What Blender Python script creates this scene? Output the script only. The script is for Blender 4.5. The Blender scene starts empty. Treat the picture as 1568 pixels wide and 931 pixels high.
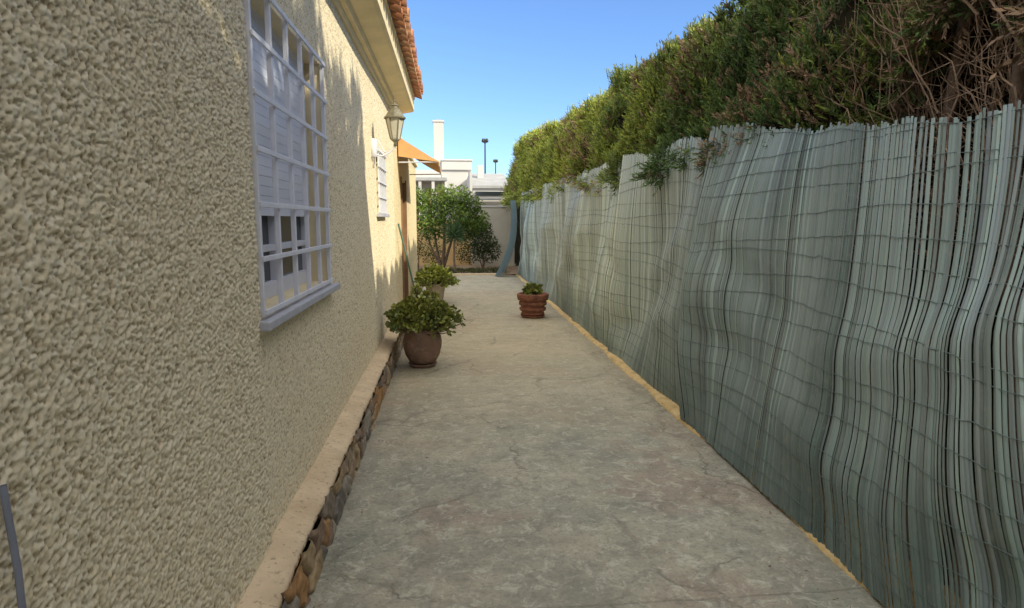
import bpy, math, random
import numpy as np
from mathutils import Vector
rng=np.random.default_rng(7); random.seed(7)
S=bpy.context.scene
S.view_settings.view_transform='Standard'; S.view_settings.look='None'; S.view_settings.exposure=0
COL=S.collection
# ---------------------------------------------------------------- helpers
def link(o,parent=None):
    COL.objects.link(o)
    if parent: o.parent=parent
    return o
def empty(name,loc=(0,0,0)):
    o=bpy.data.objects.new(name,None); o.empty_display_size=.1; o.location=(0,0,0); return link(o)
def mesh_np(name,V,F,mat,parent=None,smooth=False,col=None):
    V=np.asarray(V,dtype=np.float32); F=np.asarray(F,dtype=np.int32)
    me=bpy.data.meshes.new(name); me.vertices.add(len(V)); me.vertices.foreach_set('co',V.ravel())
    n,k=F.shape
    me.loops.add(n*k); me.loops.foreach_set('vertex_index',F.ravel())
    me.polygons.add(n); me.polygons.foreach_set('loop_start',np.arange(0,n*k,k,dtype=np.int32))
    me.polygons.foreach_set('loop_total',np.full(n,k,dtype=np.int32))
    if smooth: me.polygons.foreach_set('use_smooth',np.ones(n,dtype=bool))
    me.update(calc_edges=True)
    if col is not None:
        c=np.ones((len(V),4),dtype=np.float32); c[:,:3]=col
        a=me.attributes.new('Col','FLOAT_COLOR','POINT'); a.data.foreach_set('color',c.ravel())
    if mat: me.materials.append(mat)
    return link(bpy.data.objects.new(name,me),parent)
def pymesh(name,V,F,mat,parent=None,smooth=False,bevel=0):
    me=bpy.data.meshes.new(name); me.from_pydata(V,[],F); me.update()
    if smooth:
        for p in me.polygons: p.use_smooth=True
    if mat: me.materials.append(mat)
    o=link(bpy.data.objects.new(name,me),parent)
    if bevel:
        b=o.modifiers.new('b','BEVEL'); b.width=bevel; b.segments=2
    return o
def box(name,x0,x1,y0,y1,z0,z1,mat,parent=None,bevel=0):
    V=[(x,y,z) for x in(x0,x1) for y in(y0,y1) for z in(z0,z1)]
    F=[(0,1,3,2),(4,6,7,5),(0,4,5,1),(2,3,7,6),(0,2,6,4),(1,5,7,3)]
    return pymesh(name,V,F,mat,parent,False,bevel)
def lathe(name,prof,loc,mat,seg=32,parent=None,smooth=True,wob=0):
    V=[];F=[]
    for (r,z) in prof:
        for i in range(seg):
            a=2*math.pi*i/seg; rr=r*(1+wob*math.sin(3*a+z*9))
            V.append((loc[0]+rr*math.cos(a),loc[1]+rr*math.sin(a),loc[2]+z))
    for j in range(len(prof)-1):
        for i in range(seg):
            F.append((j*seg+i,j*seg+(i+1)%seg,(j+1)*seg+(i+1)%seg,(j+1)*seg+i))
    return pymesh(name,V,F,mat,parent,smooth)
def tubes(name,lines,mat,parent=None,seg=6,col=None):
    VV=[];FF=[];off=0
    for P,R in lines:
        P=np.asarray(P,float); n=len(P); R=np.broadcast_to(np.asarray(R,float),(n,))
        T=np.gradient(P,axis=0); T/=np.linalg.norm(T,axis=1)[:,None]+1e-9
        ref=np.array([0,0,1.]) if abs(T[0,2])<.8 else np.array([1.,0,0])
        A=np.cross(T,ref); A/=np.linalg.norm(A,axis=1)[:,None]+1e-9
        B=np.cross(T,A)
        an=np.arange(seg)/seg*2*np.pi
        ring=P[:,None,:]+R[:,None,None]*(np.cos(an)[None,:,None]*A[:,None,:]+np.sin(an)[None,:,None]*B[:,None,:])
        VV.append(ring.reshape(-1,3))
        i=np.arange(n-1)[:,None]*seg; j=np.arange(seg)[None,:]; j2=(j+1)%seg
        FF.append(np.stack([i+j,i+j2,i+seg+j2,i+seg+j],-1).reshape(-1,4)+off); off+=n*seg
    return mesh_np(name,np.concatenate(VV),np.concatenate(FF),mat,parent,True,col)
def leaves_geo(C,D,L,W,side=None):
    N=len(C); D=D/(np.linalg.norm(D,axis=1)[:,None]+1e-9)
    if side is None: side=rng.normal(size=(N,3))
    Sd=np.cross(D,side); Sd/=np.linalg.norm(Sd,axis=1)[:,None]+1e-9
    L=np.broadcast_to(L,(N,))[:,None]; W=np.broadcast_to(W,(N,))[:,None]
    V=np.stack([C,C+D*L*.45+Sd*W*.5,C+D*L,C+D*L*.45-Sd*W*.5],1).reshape(-1,3)
    F=np.arange(N*4).reshape(N,4)
    return V,F
# ---------------------------------------------------------------- material helpers
class M:
    def __init__(s,name,rough=.8,spec=.3):
        s.m=bpy.data.materials.new(name); s.m.use_nodes=True; s.t=s.m.node_tree; s.n=s.t.nodes; s.l=s.t.links
        s.b=s.n['Principled BSDF']; s.b.inputs['Roughness'].default_value=rough; s.b.inputs['Specular IOR Level'].default_value=spec
        s.co=s.n.new('ShaderNodeTexCoord').outputs['Object']
    def set(s,inp,v):
        if isinstance(v,bpy.types.NodeSocket): s.l.new(v,inp)
        else: inp.default_value=v if not (isinstance(v,tuple) and len(v)==3 and inp.type=='RGBA') else (*v,1)
    def noise(s,scale,detail=4,rough=.55,vec=None,dist=0,col=False):
        n=s.n.new('ShaderNodeTexNoise'); n.inputs['Scale'].default_value=scale; n.inputs['Detail'].default_value=detail
        n.inputs['Roughness'].default_value=rough; n.inputs['Distortion'].default_value=dist
        s.l.new(vec or s.co,n.inputs['Vector']); return n.outputs['Color' if col else 'Fac']
    def vor(s,scale,feature='F1',vec=None,out='Distance'):
        n=s.n.new('ShaderNodeTexVoronoi'); n.feature=feature; n.inputs['Scale'].default_value=scale
        s.l.new(vec or s.co,n.inputs['Vector']); return n.outputs[out]
    def ramp(s,fac,stops):
        n=s.n.new('ShaderNodeValToRGB'); e=n.color_ramp.elements
        while len(e)<len(stops): e.new(.5)
        for k,(p,c) in enumerate(stops):
            e[k].position=p; e[k].color=(c,c,c,1) if not isinstance(c,tuple) else (*c,1)
        s.l.new(fac,n.inputs[0]); return n.outputs[0]
    def mix(s,f,a,b,mode='MIX'):
        n=s.n.new('ShaderNodeMix'); n.data_type='RGBA'; n.blend_type=mode
        s.set(n.inputs[0],f); s.set(n.inputs[6],a); s.set(n.inputs[7],b); return n.outputs[2]
    def math(s,op,a,b=0.):
        n=s.n.new('ShaderNodeMath'); n.operation=op; s.set(n.inputs[0],a); s.set(n.inputs[1],b); return n.outputs[0]
    def map(s,scale,vec=None):
        n=s.n.new('ShaderNodeMapping'); n.inputs['Scale'].default_value=scale; s.l.new(vec or s.co,n.inputs['Vector']); return n.outputs[0]
    def attr(s,name='Col'):
        n=s.n.new('ShaderNodeAttribute'); n.attribute_name=name; return n.outputs['Color']
    def sep(s,v=None):
        n=s.n.new('ShaderNodeSeparateXYZ'); s.l.new(v or s.co,n.inputs[0]); return n.outputs
    def bump(s,h,strength=.5,dist=.01):
        n=s.n.new('ShaderNodeBump'); n.inputs['Strength'].default_value=strength; n.inputs['Distance'].default_value=dist
        s.l.new(h,n.inputs['Height'])
        if s.b.inputs['Normal'].is_linked:
            s.l.new(s.b.inputs['Normal'].links[0].from_socket,n.inputs['Normal'])
        s.l.new(n.outputs[0],s.b.inputs['Normal'])
    def base(s,c): s.set(s.b.inputs['Base Color'],c)
def simple(name,c,rough=.7,var=.15,sc=8,bump=0,spec=.3,metal=0):
    m=M(name,rough,spec); m.b.inputs['Metallic'].default_value=metal
    a=tuple(x*(1-var) for x in c); b=tuple(min(1,x*(1+var)) for x in c)
    m.base(m.ramp(m.noise(sc,4),[(.3,a),(.7,b)]))
    if bump: m.bump(m.noise(sc*6,4),.5,bump)
    return m.m
def foliage_mat(name,trans=.3,rough=.55):
    m=M(name,rough,.3); c=m.attr(); m.base(c)
    if trans>0:
        tr=m.n.new('ShaderNodeBsdfTranslucent'); m.l.new(m.mix(1.,c,(1.3,1.25,.6),'MULTIPLY'),tr.inputs[0])
        mx=m.n.new('ShaderNodeMixShader'); mx.inputs[0].default_value=trans
        m.l.new(m.b.outputs[0],mx.inputs[1]); m.l.new(tr.outputs[0],mx.inputs[2])
        m.l.new(mx.outputs[0],m.n['Material Output'].inputs[0])
    return m.m
# ---------------------------------------------------------------- materials
m=M('roughcast_stucco',.9,.1)
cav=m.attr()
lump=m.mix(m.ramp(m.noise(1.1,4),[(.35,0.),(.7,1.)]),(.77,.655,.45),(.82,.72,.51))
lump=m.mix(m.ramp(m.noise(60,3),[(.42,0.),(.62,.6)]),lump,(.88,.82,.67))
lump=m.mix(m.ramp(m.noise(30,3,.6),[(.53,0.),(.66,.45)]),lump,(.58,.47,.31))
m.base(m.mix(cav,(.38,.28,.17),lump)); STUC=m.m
m=M('roughcast_stucco_fine',.9,.15)
n1=m.noise(42,3,.6)
m.base(m.mix(m.ramp(n1,[(.34,0.),(.50,1.)]),(.48,.37,.22),(.80,.68,.44))); m.bump(n1,.9,.02); STUCF=m.m
PLAST=simple('cream_plaster',(.76,.65,.43),.85,.08,6,.003)
m=M('ledge_plaster',.85,.2)
c=m.ramp(m.noise(5,5),[(.3,(.60,.46,.30)),(.7,(.77,.62,.43))])
c=m.mix(m.ramp(m.noise(45,4),[(.58,0.),(.68,.7)]),c,(.32,.24,.16))
c=m.mix(m.ramp(m.noise(3,5,.7),[(.5,0.),(.7,.4)]),c,(.42,.34,.24)); m.base(c); m.bump(m.noise(30,4),.5,.008); LEDGE=m.m
m=M('rubble_stone',.85,.25); c=m.attr()
c=m.mix(m.ramp(m.noise(22,5),[(.3,0.),(.75,.75)]),c,m.mix(1.,c,(.45,.42,.4),'MULTIPLY')); m.base(c); m.bump(m.noise(35,5),.8,.012); STONE=m.m
# stamped concrete
m=M('stamped_concrete',.75,.25)
wn=m.noise(1.3,3,col=True); wv=m.n.new('ShaderNodeVectorMath'); wv.operation='MULTIPLY_ADD'
m.l.new(wn,wv.inputs[0]); wv.inputs[1].default_value=(.8,.8,0); m.l.new(m.co,wv.inputs[2]); W=wv.outputs[0]
wn2=m.noise(6,4,.65,col=True); wv2=m.n.new('ShaderNodeVectorMath'); wv2.operation='MULTIPLY_ADD'
m.l.new(wn2,wv2.inputs[0]); wv2.inputs[1].default_value=(.22,.22,0); m.l.new(W,wv2.inputs[2]); W2=wv2.outputs[0]
A=m.noise(1.6,7,.68)
c=m.ramp(A,[(.30,(.245,.26,.215)),(.45,(.35,.345,.275)),(.56,(.44,.415,.325)),(.72,(.54,.495,.38))])
cell=m.vor(1.05,'F1',W2,'Color')
c=m.mix(.22,c,m.ramp(m.sep(cell)[0],[(0.,(.22,.25,.21)),(.35,(.44,.40,.31)),(.6,(.36,.27,.215)),(1.,(.38,.37,.30))]))
c=m.mix(m.ramp(m.noise(.85,4,.62,vec=m.map((1,1,1),W)),[(.54,0.),(.60,.5)]),c,(.35,.255,.205))
c=m.mix(m.ramp(m.noise(7,8,.76),[(.49,0.),(.62,.55)]),c,(.20,.205,.165))
c=m.mix(m.ramp(m.noise(11,8,.8,dist=.8),[(.52,0.),(.60,.65)]),c,(.60,.58,.48))
c=m.mix(m.ramp(m.noise(45,4,.7),[(.50,0.),(.64,.4)]),c,(.17,.165,.135))
yy=m.sep()[1]; xx=m.sep()[0]
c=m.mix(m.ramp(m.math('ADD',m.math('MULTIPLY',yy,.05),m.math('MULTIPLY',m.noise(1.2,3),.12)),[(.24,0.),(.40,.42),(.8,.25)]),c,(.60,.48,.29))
edge=m.vor(.95,'DISTANCE_TO_EDGE',W2)
mask=m.ramp(m.noise(1.5,2),[(.44,0.),(.58,.9)])
crack=m.math('MULTIPLY',m.ramp(edge,[(0.,1.),(.005,.7),(.016,0.)]),mask)
edge2=m.vor(2.6,'DISTANCE_TO_EDGE',W2)
crack2=m.math('MULTIPLY',m.ramp(edge2,[(0.,.5),(.018,0.)]),m.ramp(m.noise(2.3,2),[(.56,0.),(.66,.7)]))
jy=m.math('ADD',yy,m.math('MULTIPLY',m.noise(6,3),.03))
jm=m.math('ABSOLUTE',m.math('SUBTRACT',m.math('MODULO',m.math('ADD',jy,10.3-.17),3.54),1.77))
joint=m.ramp(jm,[(0.,.7),(.009,0.)])
ck=m.math('MAXIMUM',m.math('MAXIMUM',crack,crack2),joint)
c=m.mix(m.math('MULTIPLY',ck,.45),c,(.13,.115,.09))
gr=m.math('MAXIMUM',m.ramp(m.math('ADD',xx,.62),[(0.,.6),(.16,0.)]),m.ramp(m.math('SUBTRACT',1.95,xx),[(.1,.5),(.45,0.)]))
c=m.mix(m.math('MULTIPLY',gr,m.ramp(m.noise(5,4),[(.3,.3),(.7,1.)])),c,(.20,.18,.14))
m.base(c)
h=m.math('SUBTRACT',m.noise(4,7,.68),m.math('MULTIPLY',ck,.2))
m.bump(h,.85,.05); PATH=m.m
m=M('garden_soil',.95,.1)
c=m.ramp(m.noise(3,6,.65),[(.3,(.20,.14,.09)),(.7,(.38,.28,.19))]); m.base(c); m.bump(m.noise(12,5),.8,.05); SOIL=m.m
m=M('dry_ground',.95,.1)
m.base(m.ramp(m.noise(.35,6,.65),[(.3,(.13,.12,.06)),(.7,(.27,.21,.13))])); GRD=m.m
m=M('ochre_kerb',.85,.2)
c=m.ramp(m.noise(9,6,.7),[(.3,(.36,.26,.13)),(.46,(.62,.44,.20)),(.7,(.74,.58,.32))]); m.base(c); m.bump(m.noise(30,5),.7,.015); KERB=m.m
m=M('pvc_reed',.45,.35); c=m.attr()
st=m.noise(1.5,5,vec=m.map((1,1,.6)))
c=m.mix(m.ramp(st,[(.40,0.),(.66,.42)]),c,(.40,.47,.44))
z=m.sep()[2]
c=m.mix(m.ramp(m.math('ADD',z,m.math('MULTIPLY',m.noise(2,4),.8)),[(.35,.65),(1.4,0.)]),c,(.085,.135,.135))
c=m.mix(m.ramp(m.noise(22,4,.7),[(.55,0.),(.70,.3)]),c,(.34,.35,.29)); m.base(c); REED=m.m
WIRE=simple('plastic_wire',(.13,.175,.17),.5,.1,10)
LEAF=foliage_mat('cypress_foliage',0,.6); LEAF2=foliage_mat('broad_leaf',.25,.4)
m=M('jade_leaf',.35,.45); m.base(m.attr()); JADE=m.m
BARK=simple('bark',(.20,.14,.095),.9,.35,20,.01)
DEAD=simple('dry_twig',(.35,.245,.165),.9,.45,9,.004)
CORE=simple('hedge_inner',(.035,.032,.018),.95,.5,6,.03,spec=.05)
WHITE=simple('white_paint_metal',(.70,.71,.80),.5,.06,15,.001)
SHUT=simple('white_pvc',(.70,.72,.82),.45,.03,4)
GLASS=simple('window_glass_dark',(.02,.025,.03),.08,.1,2,spec=.6)
SILL=simple('sill_stone',(.44,.45,.51),.6,.12,14,.002)
m=M('terracotta_roof',.85,.2); g=m.n.new('ShaderNodeNewGeometry').outputs['Random Per Island']
c=m.ramp(g,[(0.,(.36,.15,.08)),(.5,(.48,.21,.11)),(1.,(.42,.25,.15))])
c=m.mix(m.ramp(m.noise(9,5),[(.5,0.),(.7,.6)]),c,(.20,.13,.09)); m.base(c); m.bump(m.noise(40,4),.4,.004); TILE=m.m
m=M('terracotta_pot',.8,.25)
c=m.ramp(m.noise(7,5),[(.3,(.18,.11,.08)),(.7,(.29,.18,.13))])
c=m.mix(m.ramp(m.noise(16,5),[(.54,0.),(.68,.6)]),c,(.34,.28,.22)); m.base(c); m.bump(m.noise(50,4),.4,.003); POT=m.m
m=M('red_clay_pot',.8,.25)
c=m.ramp(m.noise(12,6,.7),[(.35,(.11,.05,.035)),(.6,(.30,.12,.07)),(.7,(.38,.2,.12))]); m.base(c); m.bump(m.noise(26,4),.9,.02); POT2=m.m
PALEPOT=simple('pale_clay_pot',(.50,.42,.30),.85,.15,10,.003)
DARKM=simple('dark_iron',(.05,.05,.045),.5,.2,20,metal=.3)
LANM=simple('aged_brass',(.24,.22,.16),.5,.3,30,metal=.3)
AWN=simple('ochre_awning',(.68,.38,.16),.8,.08,5)
DOORM=simple('brown_door',(.26,.15,.08),.6,.2,6)
WWALL=simple('white_render',(.58,.57,.55),.85,.06,.8)
CWALL=simple('cream_render',(.58,.50,.36),.85,.1,1.5)
GROOF=simple('grey_roof',(.36,.36,.36),.8,.15,3)
PIPE=simple('grey_cable',(.22,.24,.30),.5,.1,10)
ROD=simple('green_handle',(.12,.24,.20),.5,.1,10)
# ---------------------------------------------------------------- ground
pymesh('ground',[(-400,-400,-.03),(400,-400,-.03),(400,600,-.03),(-400,600,-.03)],[(0,1,2,3)],GRD)
def grid(x0,x1,nx,y0,y1,ny,fz):
    X,Y=np.meshgrid(np.linspace(x0,x1,nx),np.linspace(y0,y1,ny)); Z=fz(X,Y)
    V=np.stack([X,Y,Z],-1).reshape(-1,3); i=np.arange(ny-1)[:,None]*nx; j=np.arange(nx-1)[None,:]
    F=np.stack([i+j,i+j+1,i+j+nx+1,i+j+nx],-1).reshape(-1,4); return V,F
V,F=grid(-.62,2.1,40,-6,17.2,300,lambda X,Y:.004*np.sin(X*2.1+Y)*np.sin(Y*1.3)+.003*np.sin(Y*4+X*3))
mesh_np('concrete_path',V,F,PATH,smooth=True)
box('path_edge_border',-1.0,1.45,17.2,17.32,-.05,.05,LEDGE,bevel=.01)
V,F=grid(-5,2.3,60,17.3,27,60,lambda X,Y:-.01+.05*np.abs(np.sin(X*3+Y*2.1)*np.sin(Y*2.7-X)))
mesh_np('garden_bed',V,F,SOIL,smooth=True)
# ---------------------------------------------------------------- house
H=empty('stucco_house')
WX=-.72
res=.004; NY=2110; NZ=676
def band(ny,nz,wl,bw):
    fy=np.fft.fftfreq(ny,res)[None,:]; fz=np.fft.fftfreq(nz,res)[:,None]; k=np.sqrt(fy**2+fz**2)
    n=np.fft.fft2(rng.normal(size=(nz,ny))); k0=1/wl
    f=np.fft.ifft2(n*np.exp(-((k-k0)/(bw*k0))**2)).real; return f/f.std()
b1=np.maximum(band(NY,NZ,.030,.7),band(NY,NZ,.024,.7)); b1=(b1-b1.mean())/b1.std()
hf=.85*b1+.85*band(NY,NZ,.013,.7)+.45*band(NY,NZ,.08,1.)
hf/=hf.std()
ycol=[.35]
while ycol[-1]<8.38: ycol.append(ycol[-1]+.0042*max(1,ycol[-1]/1.5))
ycol=np.array(ycol); ycol[-1]=8.38
def snap(v): ycol[np.argmin(abs(ycol-v))]=v
for v in (2.40,3.78,6.4,7.1): snap(v)
zr=.22+np.arange(NZ)*res
for v in (1.13,2.39,1.57,2.2): zr[np.argmin(abs(zr-v))]=v
idx=np.clip(((ycol-.35)/res).astype(int),0,NY-1)
h=hf[:,idx]
amp=np.where(ycol<2.42,.0034,.0018)[None,:]; proud=np.where(ycol<2.385,.014,0.)[None,:]
hs=np.where(h>0,1.0*np.tanh(h*.9),1.05*np.tanh(h*.95))
flat=.006*np.sin(ycol[None,:]*2.3+zr[:,None]*1.7)
X=WX+proud+flat*.4+amp*hs
Y=np.broadcast_to(ycol[None,:],X.shape); Z=np.broadcast_to(zr[:,None],X.shape)
V=np.stack([X,Y,Z],-1).reshape(-1,3); ny=len(ycol)
i=np.arange(NZ-1)[:,None]*ny; j=np.arange(ny-1)[None,:]
F=np.stack([i+j,i+j+1,i+j+ny+1,i+j+ny],-1)
yc=(ycol[:-1]+ycol[1:])/2; zc=(zr[:-1]+zr[1:])/2
hole=((yc>2.40)&(yc<3.78))[None,:]&((zc>1.13)&(zc<2.39))[:,None]
hole|=((yc>6.4)&(yc<7.1))[None,:]&((zc>1.57)&(zc<2.2))[:,None]
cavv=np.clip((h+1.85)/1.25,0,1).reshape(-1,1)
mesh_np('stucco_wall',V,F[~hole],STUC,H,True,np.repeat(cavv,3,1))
box('rear_wall_section',-1.0,WX,-6,.35,0,2.93,STUCF,H)
box('upper_wall_strip',-.95,WX-.002,.35,8.38,2.915,3.0,PLAST,H)
box('wing_wall_a',-1.0,WX,8.38,9.55,0,2.62,STUCF,H)
box('wing_wall_b',-1.0,WX,10.45,13.8,0,2.62,STUCF,H)
box('wing_wall_top',-1.0,WX,9.55,10.45,2.1,2.62,STUCF,H)
box('wing_coping',-1.05,WX+.05,8.85,13.85,2.62,2.68,PLAST,H,.01)
box('wing_door',-.86,-.82,9.55,10.45,0,2.1,DOORM,H)
for z0,z1 in((.15,.95),(1.08,1.95)): box('door_panel',-.82,-.805,9.68,10.32,z0,z1,DOORM,H,.01)
box('door_frame_l',-.84,-.70,9.50,9.56,0,2.14,DOORM,H,.005); box('door_frame_r',-.84,-.70,10.44,10.50,0,2.14,DOORM,H,.005)
box('door_step',-.72,-.45,9.4,10.6,0,.10,LEDGE,H,.01)
box('house_body',-8,-1.0,-6,8.8,0,3.0,CWALL,H); box('wing_body',-8,-1.0,8.8,13.8,0,2.62,CWALL,H)
box('wall_return',-1.0,WX-.005,8.30,8.375,.0,2.9,CWALL,H)
box('gable_infill',-1.0,WX-.004,8.38,8.8,2.62,3.0,PLAST,H)
def worley(U,Vv,seed):
    r=np.random.default_rng(seed); T=r.random((512,64,3))
    iu=np.floor(U).astype(int); iv=np.floor(Vv).astype(int)
    best=np.full(U.shape,9.); sec=np.full(U.shape,9.); ID=np.zeros(U.shape)
    for a in(-1,0,1):
        for b in(-1,0,1):
            t=T[(iu+a)%512,(iv+b)%64]
            d=np.hypot(iu+a+t[...,0]-U, iv+b+t[...,1]-Vv)
            m_=d<best; sec=np.where(m_,best,np.minimum(sec,d)); ID=np.where(m_,t[...,2],ID); best=np.where(m_,d,best)
    return best,sec,ID
yp=[.5]
while yp[-1]<9.5: yp.append(yp[-1]+.006*max(1,yp[-1]/2))
yp=np.array(yp); zp=np.linspace(-.03,.225,42)
Yp,Zp=np.meshgrid(yp,zp)
f1,f2,ID=worley(Yp/.19+.06*np.sin(Zp*40+Yp*9),Zp/.14+.12*np.sin(Yp*13)+.05*np.sin(Yp*41),3)
e=np.clip((f2-f1)/.20,0,1); Xp=-.600+.028*np.sqrt(e)*(.6+.6*ID)+.004*np.sin(Yp*60)*np.sin(Zp*70)
pal=np.array([(.28,.23,.18),(.40,.30,.21),(.48,.27,.12),(.21,.19,.165),(.36,.32,.26),(.46,.34,.20),(.30,.21,.15)])
ci=pal[(ID*6.99).astype(int)]; mort=np.array((.26,.20,.14)); w=np.clip(e*2.2,0,1)[...,None]
C=mort*(1-w)+ci*w
n0=len(yp); i=np.arange(41)[:,None]*n0; j=np.arange(n0-1)[None,:]
mesh_np('stone_plinth',np.stack([Xp,Yp,Zp],-1).reshape(-1,3),np.stack([i+j,i+j+1,i+j+n0+1,i+j+n0],-1).reshape(-1,4),STONE,H,True,C.reshape(-1,3))
ys=np.linspace(-2,9.4,500); prof=[(-.60,.19),(-.592,.205),(-.597,.222),(-.62,.234),(-.70,.252),(-.74,.256)]
V=[]
for (px,pz) in prof:
    V.append(np.stack([px+.004*np.sin(ys*7)+.004*rng.normal(size=500)*(.5),ys,pz+.003*np.sin(ys*5.3)+.0015*rng.normal(size=500)],-1))
V=np.concatenate(V); i=np.arange(len(prof)-1)[:,None]*500; j=np.arange(499)[None,:]
mesh_np('plinth_ledge',V,np.stack([i+j,i+j+1,i+j+501,i+j+500],-1).reshape(-1,4),LEDGE,H,True)
CR=[(-.95,2.86),(-.70,2.86),(-.69,2.90),(-.655,2.90),(-.64,2.94),(-.50,2.965),(-.47,2.98),(-.47,3.13),(-.455,3.135),(-.455,3.16),(-.95,3.16)]
YE=8.95
V=[(x,y,z) for y in(-6,YE) for x,z in CR]; n=len(CR)
F=[(k,(k+1)%n,n+(k+1)%n,n+k) for k in range(n)]+[tuple(range(n-1,-1,-1)),tuple(range(n,2*n))]
pymesh('eave_cornice',V,F,PLAST,H)
sl=.34
pymesh('roof_slab',[(-.45,-6,3.165),(-.45,YE,3.165),(-4.5,YE,3.165+sl*4.05),(-4.5,-6,3.165+sl*4.05),(-8,-6,3.1),(-8,YE,3.1)],[(0,1,2,3),(3,2,5,4)],GROOF,H)
def tile(V,F,yc,x0,ln,r0,r1,up,zoff):
    segs=8; b=len(V)
    for th in (0,.014):
        for (xx_,r) in ((x0,r0),(x0-ln,r1)):
            for s_ in range(segs+1):
                a=math.pi*s_/segs; rr=r-th
                zz=3.165+sl*(-.45-xx_)+zoff+(rr*math.sin(a) if up else r*.55-rr*math.sin(a)*.75)
                V.append((xx_,yc+rr*math.cos(a),zz))
    n=segs+1
    for s_ in range(segs):
        F.append((b+s_,b+s_+1,b+n+s_+1,b+n+s_)); F.append((b+2*n+s_,b+3*n+s_,b+3*n+s_+1,b+2*n+s_+1))
        F.append((b+s_,b+2*n+s_,b+2*n+s_+1,b+s_+1)); F.append((b+n+s_,b+n+s_+1,b+3*n+s_+1,b+3*n+s_))
    F.append((b,b+n,b+3*n,b+2*n)); F.append((b+n-1,b+3*n-1,b+4*n-1,b+2*n-1))
V=[];F=[]
yt=-2.
while yt<YE:
    for kx in range(4):
        j1=random.uniform(-.012,.012)
        tile(V,F,yt+j1,-.33-kx*.38+random.uniform(-.012,.012),.45,.088,.07,True,.045+.012)
        tile(V,F,yt+.1,-.36-kx*.38,.45,.085,.075,False,.0+.012)
    yt+=.2
pymesh('roof_tiles',V,F,TILE,H,True)
def lining(n,y0,y1,z0,z1,xi,xo,t,mat):
    box(n+'_lining_l',xi,xo,y0-.004,y0+t,z0,z1,mat,H); box(n+'_lining_r',xi,xo,y1-t,y1+.004,z0,z1,mat,H)
    box(n+'_lining_t',xi,xo-.001,y0+t,y1-t,z1-t,z1+.004,mat,H); box(n+'_lining_b',xi,xo-.001,y0+t,y1-t,z0-.004,z0+t,mat,H)
lining('window',2.40,3.78,1.13,2.39,-.9,-.722,.02,PLAST)
box('window_sill',-.80,-.665,2.36,3.86,1.092,1.128,SILL,H,.006)
xw=-.835
box('window_glass',xw-.02,xw-.012,2.42,3.76,1.15,2.37,GLASS,H)
for nm,a,b,c_,d in (('l',2.42,2.48,1.15,2.37),('r',3.70,3.76,1.15,2.37),('m',3.05,3.13,1.15,2.37)):
    box('window_frame_'+nm,xw-.015,xw+.02,a,b,c_,d,SHUT,H,.003)
for nm,c_,d in(('b',1.15,1.22),('c',1.36,1.39),('t',2.31,2.37)):
    box('window_rail_'+nm,xw-.012,xw+.017,2.48,3.70,c_,d,SHUT,H,.003)
zz=1.52
while zz<2.35:
    box('shutter_slat',xw+.022,xw+.034,2.44,3.74,zz,zz+.042,SHUT,H,.0022); zz+=.0428
xg=-.708
for k in range(6):
    y=2.425+k*(3.755-2.425)/5
    box('grille_bar_v',xg-.010,xg+.010,y-.011,y+.011,1.14,2.38,WHITE,H,.002)
for k in range(7):
    z=1.155+k*(2.365-1.155)/6
    box('grille_bar_h',xg+.011,xg+.020,2.41,3.77,z-.010,z+.010,WHITE,H,.002)
lining('small_window',6.4,7.1,1.57,2.2,-.88,-.722,.02,PLAST)
box('small_window_glass',-.84,-.83,6.42,7.08,1.59,2.18,GLASS,H)
for k in range(5):
    y=6.43+k*.16; box('small_grille_v',-.705,-.69,y-.008,y+.008,1.55,2.22,WHITE,H)
for k in range(5):
    z=1.58+k*.15; box('small_grille_h',-.689,-.680,6.38,7.12,z-.008,z+.008,WHITE,H)
box('small_window_sill',-.80,-.665,6.36,7.14,1.535,1.568,SILL,H,.004)
tubes('hanging_cable',[([(-.688,1.0,.24),(-.687,1.0,.6),(-.69,1.003,.95),(-.70,1.005,1.09)],.0055)],PIPE,seg=8)
# ---------------------------------------------------------------- lantern
L=empty('wall_lantern'); lx,ly,lz=-.50,6.1,2.24
lathe('bracket_plate',[(.0,-.09),(.035,-.08),(.03,0),(.035,.08),(0,.09)],(-.705,ly,2.17),WHITE,12,L)
t=np.linspace(0,1,14)
tubes('bracket_arm',[(np.stack([-.70+.2*t,np.full(14,ly),2.12-.05*np.sin(t*math.pi)+.07*t],-1),.008),
   (np.stack([-.70+.13*t,np.full(14,ly),2.22+.04*np.sin(t*6)-.06*t],-1),.006)],WHITE,L)
lathe('lantern_base',[(0,-.05),(.02,-.05),(.012,-.02),(.035,0),(.045,.012),(0,.014)],(lx,ly,lz),LANM,12,L)
m=M('lantern_glass',.25,.5); m.base(m.ramp(m.noise(8,3),[(.3,(.40,.38,.30)),(.7,(.58,.54,.44))])); LG=m.m
lathe('lantern_glass_body',[(.042,.014),(.082,.20)],(lx,ly,lz),LG,6,L,False)
fr=[]
for k in range(6):
    a=2*math.pi*k/6; fr.append(([(lx+.044*math.cos(a),ly+.044*math.sin(a),lz+.012),(lx+.085*math.cos(a),ly+.085*math.sin(a),lz+.203)],.005))
tubes('lantern_frame',fr,LANM,L,5)
lathe('lantern_roof',[(.10,.198),(.103,.21),(.085,.225),(.055,.275),(.035,.29),(.035,.31),(.045,.315),(.018,.335),(.008,.35),(.012,.36),(0,.375)],(lx,ly,lz),LANM,12,L,False)
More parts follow.
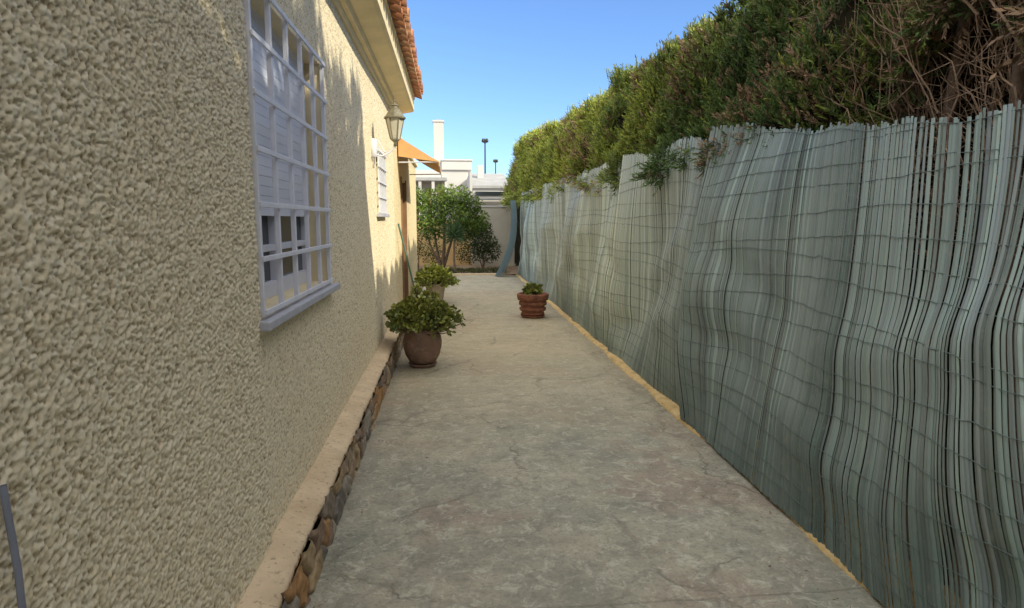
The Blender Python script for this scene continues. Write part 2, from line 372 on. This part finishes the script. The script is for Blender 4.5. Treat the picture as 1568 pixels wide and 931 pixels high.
# ---------------------------------------------------------------- awning, rod
A_=empty('door_awning')
n=14; V=[];F=[]
for iy in range(n+1):
    y=9.0+iy*(2.4/n)
    for ix in range(8):
        t_=ix/7; V.append((-.70+.56*t_,y,2.66-.34*t_-.02*math.sin(math.pi*t_)+.006*math.sin(y*9)*t_))
    V.append((-.135,y,2.25+.015*(iy%2)))
for iy in range(n):
    for ix in range(8): a=iy*9+ix; F.append((a,a+1,a+10,a+9))
o=pymesh('awning_fabric',V,F,AWN,A_); s=o.modifiers.new('s','SOLIDIFY'); s.thickness=.008
pymesh('awning_side',[(-.70,9.0,2.65),(-.145,9.0,2.31),(-.70,9.0,2.38)],[(0,1,2)],AWN,A_)
tubes('awning_frame',[([(-.70,9.02,2.30),(-.15,9.02,2.31)],.01),([(-.15,9.02,2.31),(-.15,11.38,2.31)],.012),([(-.70,11.38,2.30),(-.15,11.38,2.31)],.01)],WHITE,A_)
tubes('broom_handle',[([(-.45,9.6,.02),(-.69,8.6,1.45)],.013)],ROD,seg=8)
# ---------------------------------------------------------------- reed fence
FN=empty('reed_screen_fence')
def bx(y): return np.interp(y,[-3,1,2.1,3.2,4.33,7,11,17.5],[1.60,1.62,1.66,1.70,1.765,1.80,1.83,1.85])
def tx(y): return np.interp(y,[-3,2,4.4,8,17.5],[1.98,1.97,1.93,1.93,1.93])
def ht(y):
    return np.interp(y,[-3,2.0,2.8,3.3,4.4,4.45,5.2,6,7,9,12,17.5],[1.88,1.90,1.92,2.00,2.15,2.09,2.18,2.14,2.20,2.18,2.22,2.22])+.014*np.sin(y*5)+.008*np.sin(y*13)
def fx(y,z):
    t=np.clip(z/2.,0,1.15)
    b=bx(y)+(tx(y)-bx(y))*t**1.15
    mid=np.sin(np.clip(t,0,1)*math.pi)
    b=b+mid*(.075*np.sin(y*2.3+z*.9)+.04*np.sin(y*1.1+1.)+.018*np.sin(y*5.3+z*1.9))
    b=b+.026*np.sin(y*3.1+1.9*z+.8*np.sin(z*2.1))*(.35+.65*t)+.004*np.sin(y*8+z*2.8)
    b=b+.035*np.exp(-((z-1.15-.25*np.sin(y*1.7))/.15)**2)*np.sin(y*1.9+.5)
    b=b-.035*np.exp(-((z-.55-.2*np.sin(y*1.3+2))/.14)**2)*np.sin(y*2.4+1.5)
    b=b+np.where(y<4.42,-.07*np.exp(-(4.42-y)*1.7),.05*np.exp(-(y-4.42)*2.))
    b=b+np.where(y<6.9,-.03*np.exp(-(6.9-y)*2.5),.02*np.exp(-(y-6.9)*3))
    b=b+np.where(y<9.1,-.03*np.exp(-(9.1-y)*2),.02*np.exp(-(y-9.1)*3))
    return b
def wy(y0,z):
    t=z/2.
    w_=np.clip((3.7-y0)/1.5,0,1)
    lean=.11*np.exp(-((y0-4.42)/.5)**2)*(np.sin(t*2.6)-.4)
    return y0-.50*np.clip(1-t,0,1)**1.25*w_+.014*np.sin(z*2+y0*3)+lean
y0s=[];yy_=-1.6
PITCH=.0155
while yy_<17.3:
    gap=0
    if 1.5<yy_<2.75 and random.random()<.18: gap=random.uniform(.003,.014)
    if random.random()<.005: gap+=.012
    y0s.append(yy_+gap); yy_+=PITCH+gap+(.004*max(0,(yy_-8)/9))
y0s=np.array(y0s); N=len(y0s); nz=36
tt=np.linspace(0,1,nz)
hh=ht(y0s)+rng.normal(0,.008,N)+(rng.random(N)<.05)*rng.uniform(-.05,.03,N)
bt=.015+np.abs(rng.normal(0,.006,N))
Zs=bt[:,None]+(hh-bt)[:,None]*tt[None,:]
near=np.clip((2.9-y0s)/.9,0,1)[:,None]
tilt=rng.normal(0,.0012,N)[:,None]*(tt[None,:]-.5)*2; bow=rng.normal(0,.001,N)[:,None]*np.sin(tt*math.pi)[None,:]
tilt=tilt*(1+4*near*np.clip(tt-.3,0,1)[None,:]*2)
Yc=wy(y0s[:,None],Zs)+tilt+bow
xj=rng.normal(0,.0016,N)[:,None]+ .005*near*rng.normal(size=(N,1))*tt[None,:]
ramp_=((y0s>2.2)&(y0s<3.7))[:,None]
hw=(.0088-.0014*near*tt[None,:])*(1+.34*ramp_*(1-tt)[None,:])+0.002*np.clip((y0s[:,None]-8)/9,0,1)
ang=rng.normal(0,.2,N)[:,None]
VV=[]
for k,(s_,dx) in enumerate(((-1,.0032),(-.45,0),(.45,0),(1,.0032))):
    Yk=Yc+s_*hw*np.cos(ang); VV.append(np.stack([fx(Yk,Zs)+xj+dx+s_*hw*np.sin(ang),Yk,Zs],-1))
VV=np.stack(VV,2)
V=VV.reshape(-1,3)
a=(np.arange(N)[:,None,None]*nz+np.arange(nz-1)[None,:,None])*4+np.arange(3)[None,None,:]
F=np.stack([a,a+1,a+5,a+4],-1).reshape(-1,4)
basec=np.array((.178,.232,.22)); v_=rng.normal(1,.14,N)*(1+rng.normal(0,.26,N)*near[:,0])
v_=v_*(1+.24*np.sin(y0s*2.9)*np.sin(y0s*7.7+1)); hl=rng.random(N); v_=np.where(hl<.08,v_*1.55,v_); v_=np.where(hl>.95,v_*.5,v_)
cc=basec[None,:]*np.clip(v_,.35,2.2)[:,None]*(1+rng.normal(0,.03,(N,3)))
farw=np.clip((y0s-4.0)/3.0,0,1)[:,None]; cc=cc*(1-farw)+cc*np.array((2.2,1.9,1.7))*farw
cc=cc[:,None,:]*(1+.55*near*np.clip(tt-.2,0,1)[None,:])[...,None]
cc=np.repeat(cc.reshape(-1,3),4,axis=0)
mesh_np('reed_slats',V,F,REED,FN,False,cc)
lines=[]
for z0 in np.arange(.09,2.16,.122):
    for (ya,yb) in((-2,4.41),(4.44,9.1),(9.12,17.2)):
        ph=random.uniform(0,6); n=int((yb-ya)/.04); yv=np.linspace(ya,yb,n)
        zv=z0+random.uniform(-.025,.025)+.022*np.sin(yv*1.9+ph)+.006*np.sin(yv*5.1+ph*2)+.0025*rng.normal(size=n)-(.05*np.exp(-((yv-4.4)/.6)**2))
        zv=np.minimum(zv,ht(yv)-.02); zv=np.maximum(zv,.03)
        yw=wy(yv,zv); lines.append((np.stack([fx(yw,zv)-.0025+.002*np.sin(yv*3+ph),yw,zv],-1),.0017))
tubes('binding_wires',lines,WIRE,FN,5)
pl=[]
for y in (0.2,2.25,4.5,7,9.5,12,14.5,17.1): pl.append(([(2.03,y,0),(2.05,y,1.7)],.022))
tubes('fence_posts',pl,DARKM,FN,8)
# curled end roll
CUR=empty('curled_reed_roll'); V=[];F=[];cols=[]
ns=70; nz2=22
for i_ in range(ns):
    s_=i_/(ns-1)
    for k in range(nz2):
        z=2.0*k/(nz2-1); t=z/2
        sw=.36*(1-t)**2.6-.06*math.sin(math.pi*t)
        th=s_*3.0
        xc=1.72-sw-.17*math.sin(th)*(1-.35*t); yc_=16.55+.26*(1-math.cos(th))
        w_=.006
        for d_ in(-1,1): V.append((xc+d_*w_*.6,yc_+d_*w_,z+.02)); cols.append(np.array((.42,.53,.57))*(1+.35*math.sin(i_*2.4)))
    b=i_*nz2*2
    for k in range(nz2-1): F.append((b+2*k,b+2*k+1,b+2*k+3,b+2*k+2))
RM=M('blue_reed',.45,.35); RM.base(RM.attr())
mesh_np('roll_slats',V,F,RM.m,CUR,False,np.array(cols))
# kerb
ys=np.linspace(-2,17.1,900); kb=[]
e1=bx(ys)-.062-.010*np.sin(ys*3.3)-.008*rng.random(900)-.008*np.sin(ys*7.7+1)+np.interp(ys,[3.8,4.5],[.075,0])
for off,z in ((0,-.01),(.006,.012),(.02,.020),(.16,.030),(.3,.033)):
    kb.append(np.stack([e1+off,ys,z+.006*rng.random(900)],-1))
V=np.concatenate(kb); i=np.arange(4)[:,None]*900; j=np.arange(899)[None,:]
mesh_np('ochre_kerb_strip',V,np.stack([i+j,i+j+1,i+j+901,i+j+900],-1).reshape(-1,4),KERB,None,False)
n=900; yl=rng.uniform(1.5,17,n); side_=rng.random(n)
xl=np.where(side_<.6,bx(yl)-.06-np.abs(rng.normal(0,.12,n)),np.where(side_<.8,-.55+np.abs(rng.normal(0,.08,n)),rng.uniform(-.5,1.6,n)))
kk=(side_<.8)|(rng.random(n)<.35); yl=yl[kk];xl=xl[kk]; n=len(yl)
P=np.stack([xl,yl,np.full(n,.014)],-1); D=rng.normal(size=(n,3)); D[:,2]=.12*np.abs(D[:,2])
V,F=leaves_geo(P,D,rng.uniform(.008,.028,n),rng.uniform(.003,.009,n),np.tile(np.array((0,0,1.)),(n,1))+.3*rng.normal(size=(n,3)))
mesh_np('fallen_leaves',V,F,LEAF,None,False,np.repeat(np.array((.17,.11,.055))*rng.uniform(.4,1.7,(n,1)),4,0))
# ---------------------------------------------------------------- hedge
HG=empty('cypress_hedge')
YT=2.7  # out-of-view hedge up to here shaped taller to cast the wall's shadow edge
def T(y): return np.interp(y,[-9,YT,YT+.2,5,8.6,14.4,20,23],[5.05,5.05,3.3,3.27,3.33,3.5,3.95,4.0])+.06*np.sin(y*3.1)+.05*np.sin(y*7.3+1)+.04*np.sin(y*1.7)
def Bt(y): return np.interp(y,[-9,2.3,2.6,2.9,3.25,3.6,4.3,5,6,8,10,23],[2.2,2.2,2.36,2.34,2.10,1.82,1.92,1.89,1.95,1.95,2.03,2.0])+.07*np.sin(y*5.1)+.04*np.sin(y*13)
def HX(y,z):
    zt=(z-2)/1.35
    return 2.13+.09*np.sin(y*4.2+.6*np.sin(z*3))+.07*np.sin(y*9.1+z*4)+.05*np.sin(z*7+y*2)+.35*np.clip(zt,0,1.)**3+np.interp(y,[2.9,3.5],[.2,0])-.18*np.exp(-((z-1.93)/.24)**2)*np.interp(y,[3.1,3.5],[0,1])
def sprays(n,ya,yb,scale,K,zmax=9):
    y=ya+(yb-ya)*rng.random(n)
    top=rng.random(n)<.25
    tp=np.minimum(T(y),zmax)
    zz=Bt(y)+(tp-Bt(y))*rng.random(n)**.95
    x=HX(y,zz)+np.abs(rng.normal(0,.09,n))
    xt=HX(y,T(y))-.1+rng.random(n)*np.where(y<YT+.15,.3,.9)
    x=np.where(top,xt,x); zt=T(y)-np.abs(rng.normal(0,.08,n))-.25*np.clip(.25-(xt-HX(y,T(y))),0,1)
    zz=np.where(top,zt,zz)
    g=np.sin(y*6.1+zz*3.2)*np.sin(zz*8.3-y*2.2)+.35*np.sin(y*17+zz*11)
    keep=g>-.72; y=y[keep];zz=zz[keep];x=x[keep];g=g[keep];top=top[keep]; n=len(y)
    ax=np.stack([-.50+.35*rng.normal(size=n),.33*rng.normal(size=n),.85+.35*rng.normal(size=n)],-1)
    ax[top,0]*=.3; ax[top,2]+=.6
    lowf=zz<Bt(y)+.18; ax[lowf,2]-=.85
    ax/=np.linalg.norm(ax,axis=1)[:,None]
    sd=np.cross(ax,rng.normal(size=(n,3))); sd/=np.linalg.norm(sd,axis=1)[:,None]
    L_=rng.uniform(.07,.15,n)*scale
    C0=np.stack([x,y,zz],-1)
    u=np.tile(np.linspace(.0,1,K),(n,1)); sg=np.where(np.arange(K)%2==0,1,-1)[None,:]
    P=C0[:,None,:]+ax[:,None,:]*(L_[:,None]*u)[...,None]
    D=ax[:,None,:]+sd[:,None,:]*(sg*(.70-.35*u))[...,None]+.22*rng.normal(size=(n,K,3))
    Ll=(L_[:,None]*.46*(1.1-.5*u)); Wl=Ll*.26
    patch=np.sin(y*1.3+zz*2.1)+.6*np.sin(y*3.7-zz*2.9+2)
    gcol=np.array((.100,.165,.042)); ycol_=np.array((.34,.38,.06)); dcol=np.array((.030,.062,.023)); br=np.array((.28,.185,.11))
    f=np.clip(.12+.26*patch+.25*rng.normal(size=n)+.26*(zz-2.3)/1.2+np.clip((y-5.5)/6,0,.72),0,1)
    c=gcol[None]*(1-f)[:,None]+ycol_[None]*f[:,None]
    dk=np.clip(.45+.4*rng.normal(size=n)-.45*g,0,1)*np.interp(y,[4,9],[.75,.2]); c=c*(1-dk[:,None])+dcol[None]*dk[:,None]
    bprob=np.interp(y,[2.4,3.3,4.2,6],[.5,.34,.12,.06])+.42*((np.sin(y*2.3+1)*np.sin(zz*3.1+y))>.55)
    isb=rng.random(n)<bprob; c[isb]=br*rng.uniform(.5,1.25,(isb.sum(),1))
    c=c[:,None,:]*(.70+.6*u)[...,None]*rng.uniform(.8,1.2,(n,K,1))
    V,F=leaves_geo(P.reshape(-1,3),D.reshape(-1,3),Ll.ravel(),Wl.ravel())
    return V,F,np.repeat(c.reshape(-1,3),4,axis=0)
Vs=[];Fs=[];Cs=[];off=0
for (n,ya,yb,sc,K,zm) in((16000,2.0,5.2,.72,14,3.3),(2200,-1,YT+.05,1.6,10,9),(11500,5.2,9,1.0,12,9),(9000,9,15,1.45,10,9),(6000,15,23,2.1,9,9),(2400,-7,2.0,2.2,9,9)):
    V,F,C=sprays(n,ya,yb,sc,K,zm); Vs.append(V);Fs.append(F+off);Cs.append(C); off+=len(V)
n=3000; y=rng.uniform(YT+.2,23,n); x=HX(y,T(y))+rng.uniform(-.12,.7,n); z=T(y)-.10+rng.uniform(-.05,.06,n)
P=np.stack([x,y,z],-1); D=np.stack([.15*rng.normal(size=n),.15*rng.normal(size=n),np.ones(n)],-1)
K=8; Pk=(P[:,None,:]+D[:,None,:]*(np.linspace(0,.16,K)[None,:,None])).reshape(-1,3); Dk=np.repeat(D,K,0)+.35*rng.normal(size=(n*K,3))
V,F=leaves_geo(Pk,Dk,.06,.014); Vs.append(V);Fs.append(F+off);Cs.append(np.tile(np.array((.15,.195,.042)),(len(V),1))*rng.uniform(.6,1.3,(len(V),1)));off+=len(V)
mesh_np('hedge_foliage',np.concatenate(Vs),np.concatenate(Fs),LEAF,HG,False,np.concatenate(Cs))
yv=np.linspace(-7,23,420); NK=420
Tn=T(yv)-.16
fr0=HX(yv,np.full_like(yv,2.4))+.16+np.interp(yv,[1.8,2.2,3.0,3.5],[.1,.75,.75,0.])
back=np.where(yv<YT+.1,2.85,3.4)
fr0=np.minimum(fr0,back-.1)
f2=np.where(yv<YT+.1,np.minimum(HX(yv,Tn)+.12,back-.1),HX(yv,Tn)+.14)
fr1=np.where(yv<YT,np.minimum(HX(yv,np.full_like(yv,3.))+.14,back-.1),fr0+.02)
prof=[(fr0-.0,0*yv),(fr0,1.6+0*yv),(fr0+.02,2.4+0*yv),(fr1,2.75+0*yv),(f2,Tn-.25),(np.minimum(HX(yv,Tn)+.35,back-.04),Tn),(back,Tn),(back+.06,Tn-.4),(back+.06,0*yv)]
V=np.concatenate([np.stack([np.maximum(a_,2.12)+.03*rng.normal(size=NK),yv,b_+.02*rng.normal(size=NK)*(b_>.1)],-1) for a_,b_ in prof])
i=np.arange(len(prof)-1)[:,None]*NK; j=np.arange(NK-1)[None,:]
mesh_np('hedge_core',V,np.stack([i+j,i+j+1,i+j+NK+1,i+j+NK],-1).reshape(-1,4),CORE,HG)
ls=[]
for y in np.arange(.4,4.6,.42):
    x=2.55+random.uniform(-.08,.12); t=np.linspace(0,1,9)
    ls.append((np.stack([x+.06*np.sin(t*4+y),y+.08*np.sin(t*3+y*2),t*3.0],-1),np.linspace(.045,.022,9)))
tubes('hedge_trunks',ls,BARK,HG,8)
ls=[]
for k in range(560):
    y=random.uniform(1.6,3.8); x=random.uniform(2.3,2.85); z=random.uniform(1.2,2.45)
    l_=random.uniform(.25,.7); dx=random.uniform(-.5,.1); dy=random.uniform(-.5,.5); dz=random.uniform(.4,1.1)
    t=np.linspace(0,1,6)
    P=np.stack([x+dx*l_*t,y+dy*l_*t,z+dz*l_*(t**.8)],-1)+rng.normal(0,.014,(6,3)); P[:,0]=np.maximum(P[:,0],2.12)
    ls.append((P,np.linspace(random.uniform(.003,.008),.0012,6)))
    for q in range(4):
        s0=P[random.randint(1,4)]; d=rng.normal(size=3)*.12+np.array((-.03,0,.08))
        Q=np.stack([s0+d*t_ for t_ in (0,.5,1)]); Q[:,0]=np.maximum(Q[:,0],2.08); ls.append((Q,np.array((.002,.0015,.0008))))
tubes('dry_twigs',ls,DEAD,HG,4)
# ---------------------------------------------------------------- potted plants
def jade(loc,R,Hh,n,z0,ls_=.045,tone=1.):
    lines=[]; tips=[]
    for k in range(n):
        a=rng.random()*6.283; el=math.asin(min(1,rng.random()**.8))
        lob=1+.12*math.sin(3*a+1)+.07*math.sin(5*a)
        r=R*math.cos(el)*(.74+.36*rng.random())*lob; z=z0+Hh*.12+Hh*.8*math.sin(el)*(.8+.28*rng.random())*(2-lob)-.05*(rng.random()<.35)
        tips.append((r*math.cos(a),r*math.sin(a),z))
    C=[];D=[];Lc=[];Wd=[];CC=[]
    for (x,y,z) in tips:
        b=np.array((x*.12,y*.12,z0-.02)); tip=np.array((x,y,z)); mid=(b+tip)/2+np.array((x*.1,y*.1,-.02))
        t=np.linspace(0,1,5)[:,None]; P=(1-t)**2*b+2*t*(1-t)*mid+t**2*tip
        lines.append((P+np.array(loc),np.linspace(.008,.004,5)))
        out=np.array((x,y,(z-z0)*1.2)); out/=np.linalg.norm(out)
        yl=np.clip(.35+.5*(z-z0)/Hh+.2*rng.normal(),0,1)
        for q in range(9):
            dd=out*rng.uniform(.1,1.)+rng.normal(size=3)*.75; dd/=np.linalg.norm(dd)
            C.append(tip-out*rng.uniform(0,.05)+dd*.005+np.array(loc)); D.append(dd); s_=ls_*rng.uniform(.7,1.25); Lc.append(s_); Wd.append(s_*.62)
            c=np.array((.08,.12,.03))*(1-yl)+np.array((.28,.30,.055))*yl; CC.append(c*rng.uniform(.7,1.25)*tone)
    C=np.array(C);D=np.array(D);Lc=np.array(Lc)[:,None];Wd=np.array(Wd)[:,None]
    Sd=np.cross(D,rng.normal(size=D.shape)); Sd/=np.linalg.norm(Sd,axis=1)[:,None]; Nn=np.cross(D,Sd)
    pts=[C,C+D*Lc*.35+Sd*Wd*.38,C+D*Lc*.75+Sd*Wd*.5,C+D*Lc,C+D*Lc*.75-Sd*Wd*.5,C+D*Lc*.35-Sd*Wd*.38]
    V=np.stack([p+Nn*Lc*.08*(i_ in(1,2,4,5)) for i_,p in enumerate(pts)],1).reshape(-1,3)
    b=np.arange(len(C))[:,None]*6
    F=np.concatenate([b+np.array([[0,1,2,3]]),b+np.array([[0,3,4,5]])])
    return V,F,np.repeat(np.array(CC),6,0),lines
def potted(name,loc,prof,potmat,R,Hh,n,ztop,ls_,tone=1.,saucer=True):
    E=empty(name)
    lathe('pot',prof,loc,potmat,40,E)
    if saucer:
        r=prof[0][0]; lathe('saucer',[(0,.0),(r*1.25,.0),(r*1.5,.03),(r*1.45,.034),(r*1.2,.012),(0,.012)],(loc[0],loc[1],loc[2]+.003),potmat,36,E)
    V,F,C,lines=jade(loc,R,Hh,n,ztop,ls_,tone)
    mesh_np('foliage',V,F,JADE,E,False,C); tubes('stems',lines,BARK,E,5)
    return E
belly=[(.10,.035),(.135,.05),(.175,.12),(.195,.20),(.20,.26),(.19,.32),(.172,.355),(.178,.365),(.185,.385),(.178,.40),(.16,.398),(.155,.36),(.0,.35)]
potted('potted_jade_plant',(-.30,6.45,0),belly,POT,.36,.42,300,.37,.05)
ped=[(.12,.03),(.14,.05),(.15,.12),(.17,.25),(.19,.34),(.195,.36),(.18,.362),(.165,.33),(0,.32)]
potted('potted_jade_plant',(-.28,11.5,0),ped,PALEPOT,.36,.36,300,.34,.055,1.7)
red=[(.13,.03),(.165,.04),(.19,.06),(.172,.08),(.175,.095),(.205,.115),(.21,.15),(.185,.165),(.185,.18),(.215,.20),(.218,.24),(.20,.26),(.235,.275),(.245,.31),(.25,.36),(.23,.375),(.21,.36),(.2,.32),(0,.31)]
potted('potted_succulent',(1.27,9.63,0),red,POT2,.15,.17,40,.35,.06,.9)
# ---------------------------------------------------------------- garden trees
def crown(clumps,n,L_,W_,cA,cB):
    Cs=[];Ds=[];CC=[]
    for (cx,cy,cz,rx,ry,rz) in clumps:
        d=rng.normal(size=(n,3)); d/=np.linalg.norm(d,axis=1)[:,None]; r=rng.random(n)**.45
        p=d*r[:,None]*np.array((rx,ry,rz)); g=np.sin(p[:,0]*13+cx*5)*np.sin(p[:,2]*15+cz)*np.sin(p[:,1]*11); k=g>-.35
        p=p[k];d=d[k]; Cs.append(p+np.array((cx,cy,cz))); Ds.append(d*.6+rng.normal(size=d.shape)*.7+np.array((0,0,-.15)))
        f=np.clip(.5+.5*d[:,2]+.25*rng.normal(size=len(d)),0,1)[:,None]; CC.append((np.array(cA)*(1-f)+np.array(cB)*f)*rng.uniform(.7,1.3,(len(d),1))*random.uniform(.75,1.2))
    C=np.concatenate(Cs);D=np.concatenate(Ds);c=np.concatenate(CC)
    V,F=leaves_geo(C,D,L_*rng.uniform(.7,1.3,len(C)),W_); return V,F,np.repeat(c,4,0)
def tree(name,base,trunks,clumps,n,L_,W_,cA,cB):
    E=empty(name); ls=[]
    for (tx_,ty_,tz_,r) in trunks:
        t=np.linspace(0,1,7)[:,None]; P=np.array(base)*(1-t)+np.array((tx_,ty_,tz_))*t+.04*np.sin(t*7+tx_*5)*np.array([[1,.6,0]])*t
        ls.append((P,np.linspace(r,r*.35,7)))
    tubes('trunk',ls,BARK,E,8); V,F,C=crown(clumps,n,L_,W_,cA,cB); mesh_np('crown',V,F,LEAF2,E,False,C)
tree('orange_tree',(-.25,18.6,0),[(-.6,18.5,1.7,.05),(-.1,18.6,1.9,.06),(.35,18.7,1.8,.05),(-.9,18.7,1.6,.04)],
 [(-.75,18.5,1.75,.5,.5,.5),(-.3,18.4,2.05,.5,.45,.45),(.15,18.5,2.15,.52,.45,.38),(.55,18.7,1.9,.45,.4,.38),(.1,18.3,1.6,.55,.4,.4),(-1.0,18.8,2.1,.4,.4,.38),(.8,18.9,1.45,.4,.3,.35),(-.5,18.3,1.3,.45,.3,.35),(.45,18.5,1.25,.4,.3,.3)],
 900,.10,.045,(.06,.11,.025),(.20,.29,.055))
tree('garden_shrub',(1.0,19.4,0),[(.7,19.4,1.,.02),(1.2,19.3,1.0,.02),(1.0,19.5,1.2,.02)],
 [(.95,19.3,.85,.5,.4,.4),(1.2,19.5,.6,.35,.4,.4),(.55,19.2,.6,.45,.35,.45),(1.0,19.6,1.2,.32,.3,.32)],900,.09,.03,(.035,.06,.018),(.08,.12,.03))
tree('garden_shrub',(-1.0,19.6,0),[(-.9,19.6,1.,.02),(-1.2,19.3,1.0,.02)],
 [(-1.1,19.5,.9,.4,.4,.6),(-.6,19.9,.5,.5,.4,.35),(-1.6,19.4,1.5,.6,.4,.6)],700,.08,.03,(.05,.08,.02),(.13,.19,.04))
E=empty('dracaena_plant'); tubes('trunk',[([(.12,17.9,0),(.10,17.9,.5),(.12,17.92,.95)],.03)],BARK,E,8)
n=420; a=rng.random(n)*6.283; el=rng.uniform(-.6,1.4,n); D=np.stack([np.cos(a)*np.cos(el),np.sin(a)*np.cos(el),np.sin(el)],-1)
V,F=leaves_geo(np.tile(np.array((.12,17.92,1.08)),(n,1))+rng.normal(0,.05,(n,3)),D,rng.uniform(.3,.5,n),.022)
mesh_np('spiky_leaves',V,F,LEAF2,E,False,np.repeat(np.array((.09,.15,.07))*rng.uniform(.5,1.5,(n,1)),4,0))
n=2600; P=np.stack([rng.uniform(-1.3,1.6,n),rng.uniform(17.4,18.6,n),rng.uniform(0,.06,n)],-1); g=np.sin(P[:,0]*5)*np.sin(P[:,1]*7)>-.1; P=P[g]
V,F=leaves_geo(P,rng.normal(size=P.shape)*.5+np.array((0,0,.8)),.12,.02); mesh_np('ground_plants',V,F,LEAF2,None,False,np.repeat(np.array((.09,.10,.04))*rng.uniform(.4,1.5,(len(P),1)),4,0))
# ---------------------------------------------------------------- background buildings
box('garden_wall',-6,.7,21.2,21.4,0,1.5,simple('ochre_wall',(.62,.43,.20),.9,.15,2))
GW=empty('boundary_wall'); box('panel',.72,2.1,20.6,20.8,0,1.92,simple('pale_render',(.56,.52,.42),.9,.12,2),GW); box('coping',.70,2.12,20.57,20.83,1.92,1.97,WWALL,GW,.01)
N1=empty('white_neighbour_house')
box('chimney',-.72,-.25,30,30.5,3,6.0,WWALL,N1,.02); box('chimney_cap',-.76,-.21,29.96,30.54,6.0,6.08,WWALL,N1,.02); box('chimney_pot',-.62,-.35,30.1,30.4,6.08,6.14,GROOF,N1,.02)
box('main_wall',-7,.85,29,36,0,3.75,WWALL,N1); box('parapet',-.35,1.0,28.9,36,3.75,4.15,WWALL,N1,.02); box('parapet_cap',-.4,1.05,28.85,36,4.15,4.22,WWALL,N1,.02)
box('porch_roof',-1.9,-.1,27.0,29,3.15,3.3,GROOF,N1,.02)
for x in(-1.8,-1.3,-.75,-.2): box('porch_column',x,x+.12,27.05,27.17,0,3.15,WWALL,N1)
for x in(-1.6,-1.0,-.5): box('shutter',x,x+.35,28.94,28.99,1.2,2.9,DOORM,N1)
N2=empty('low_neighbour_house')
box('walls',.9,2.3,25,33,0,2.75,WWALL,N2); box('roof_edge',.85,2.35,24.9,25.0,2.75,2.85,GROOF,N2)
pymesh('roof',[(.85,24.9,2.85),(2.35,24.9,2.85),(2.35,27.5,3.5),(.85,27.5,3.5),(.85,24.9,2.80),(.85,27.5,2.80)],[(0,1,2,3),(4,0,3,5)],GROOF,N2)
box('side_wall_fin',.78,.88,24.8,29,0,3.35,WWALL,N2); box('roof_vent',1.15,1.4,26.4,26.7,3.1,3.75,WWALL,N2,.01)
box('dark_window_band',1.0,2.2,24.93,24.97,2.45,2.62,GLASS,N2); box('lean_to_roof',.9,2.3,24.2,24.9,2.28,2.34,GROOF,N2)
N3=empty('distant_house'); box('walls',-30,-8,36,46,0,5,WWALL,N3); box('roof',-30.4,-7.6,35.6,46.4,5,5.3,GROOF,N3)
N4=empty('distant_house'); box('walls',3,16,45,55,0,3.2,WWALL,N4); box('roof',2.6,16.4,44.6,55.4,3.2,3.5,GROOF,N4)
def lamp_post(x,y,h,s):
    E=empty('street_lamp'); tubes('pole',[([(x,y,0),(x,y,h*.5),(x,y,h)],np.array((.11,.09,.07))*s)],DARKM,E,8)
    for dx in(-.2,.2):
        tubes('arm',[([(x,y,h-.1),(x+dx*s,y,h+.05)],.04*s)],DARKM,E,6)
        lathe('lamp_head',[(.0,0),(.12*s,.02),(.17*s,.15*s),(.10*s,.38*s),(0,.45*s)],(x+dx*s,y,h),DARKM,12,E)
    lathe('finial',[(.06*s,0),(.09*s,.3*s),(0,.5*s)],(x,y,h),DARKM,10,E)
lamp_post(3.35,60,8.7,.9); lamp_post(6.5,90,9.6,1.)
# ---------------------------------------------------------------- light
sv=Vector((1,-.8,.78)).normalized()
sun=bpy.data.lights.new('sun','SUN'); sun.energy=5; sun.angle=math.radians(.5); sun.color=(1,.92,.70)
so=bpy.data.objects.new('sun',sun); link(so); so.rotation_euler=sv.to_track_quat('Z','Y').to_euler()
el=math.asin(sv.z); az=math.atan2(sv.x,sv.y)
w=bpy.data.worlds.new('World'); S.world=w; w.use_nodes=True; nt=w.node_tree; N_=nt.nodes; Lk=nt.links
sk=N_.new('ShaderNodeTexSky'); sk.sky_type='NISHITA'; sk.sun_disc=False; sk.sun_elevation=el; sk.sun_rotation=az
sk.air_density=1.0; sk.dust_density=.3; sk.ozone_density=3
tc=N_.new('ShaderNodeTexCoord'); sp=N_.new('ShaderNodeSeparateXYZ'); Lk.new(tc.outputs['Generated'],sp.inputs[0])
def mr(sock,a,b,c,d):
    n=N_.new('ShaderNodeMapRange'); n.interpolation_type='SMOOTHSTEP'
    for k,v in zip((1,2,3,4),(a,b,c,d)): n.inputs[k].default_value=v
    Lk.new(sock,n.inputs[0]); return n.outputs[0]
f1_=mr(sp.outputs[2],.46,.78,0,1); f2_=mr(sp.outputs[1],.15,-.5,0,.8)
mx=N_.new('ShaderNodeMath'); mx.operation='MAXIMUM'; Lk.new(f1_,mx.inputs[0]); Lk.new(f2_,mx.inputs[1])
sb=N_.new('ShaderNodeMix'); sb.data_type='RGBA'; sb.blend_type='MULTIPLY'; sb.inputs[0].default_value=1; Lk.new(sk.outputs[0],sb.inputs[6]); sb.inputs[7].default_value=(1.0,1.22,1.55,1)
mc=N_.new('ShaderNodeMix'); mc.data_type='RGBA'; Lk.new(mx.outputs[0],mc.inputs[0]); Lk.new(sb.outputs[2],mc.inputs[6]); mc.inputs[7].default_value=(10.9,10.7,10.4,1)  # bright haze added to the sky overhead and behind camera, fills the shade
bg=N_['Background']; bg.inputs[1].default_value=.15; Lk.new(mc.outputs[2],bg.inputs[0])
# ---------------------------------------------------------------- camera
cam=bpy.data.cameras.new('camera'); cam.sensor_width=36; cam.lens=22.04; cam.clip_end=2000; cam.clip_start=.02
co=bpy.data.objects.new('camera',cam); link(co); co.location=(0,0,1.5); co.rotation_euler=(math.radians(90-7.6),0,math.radians(-5.6))
S.camera=co
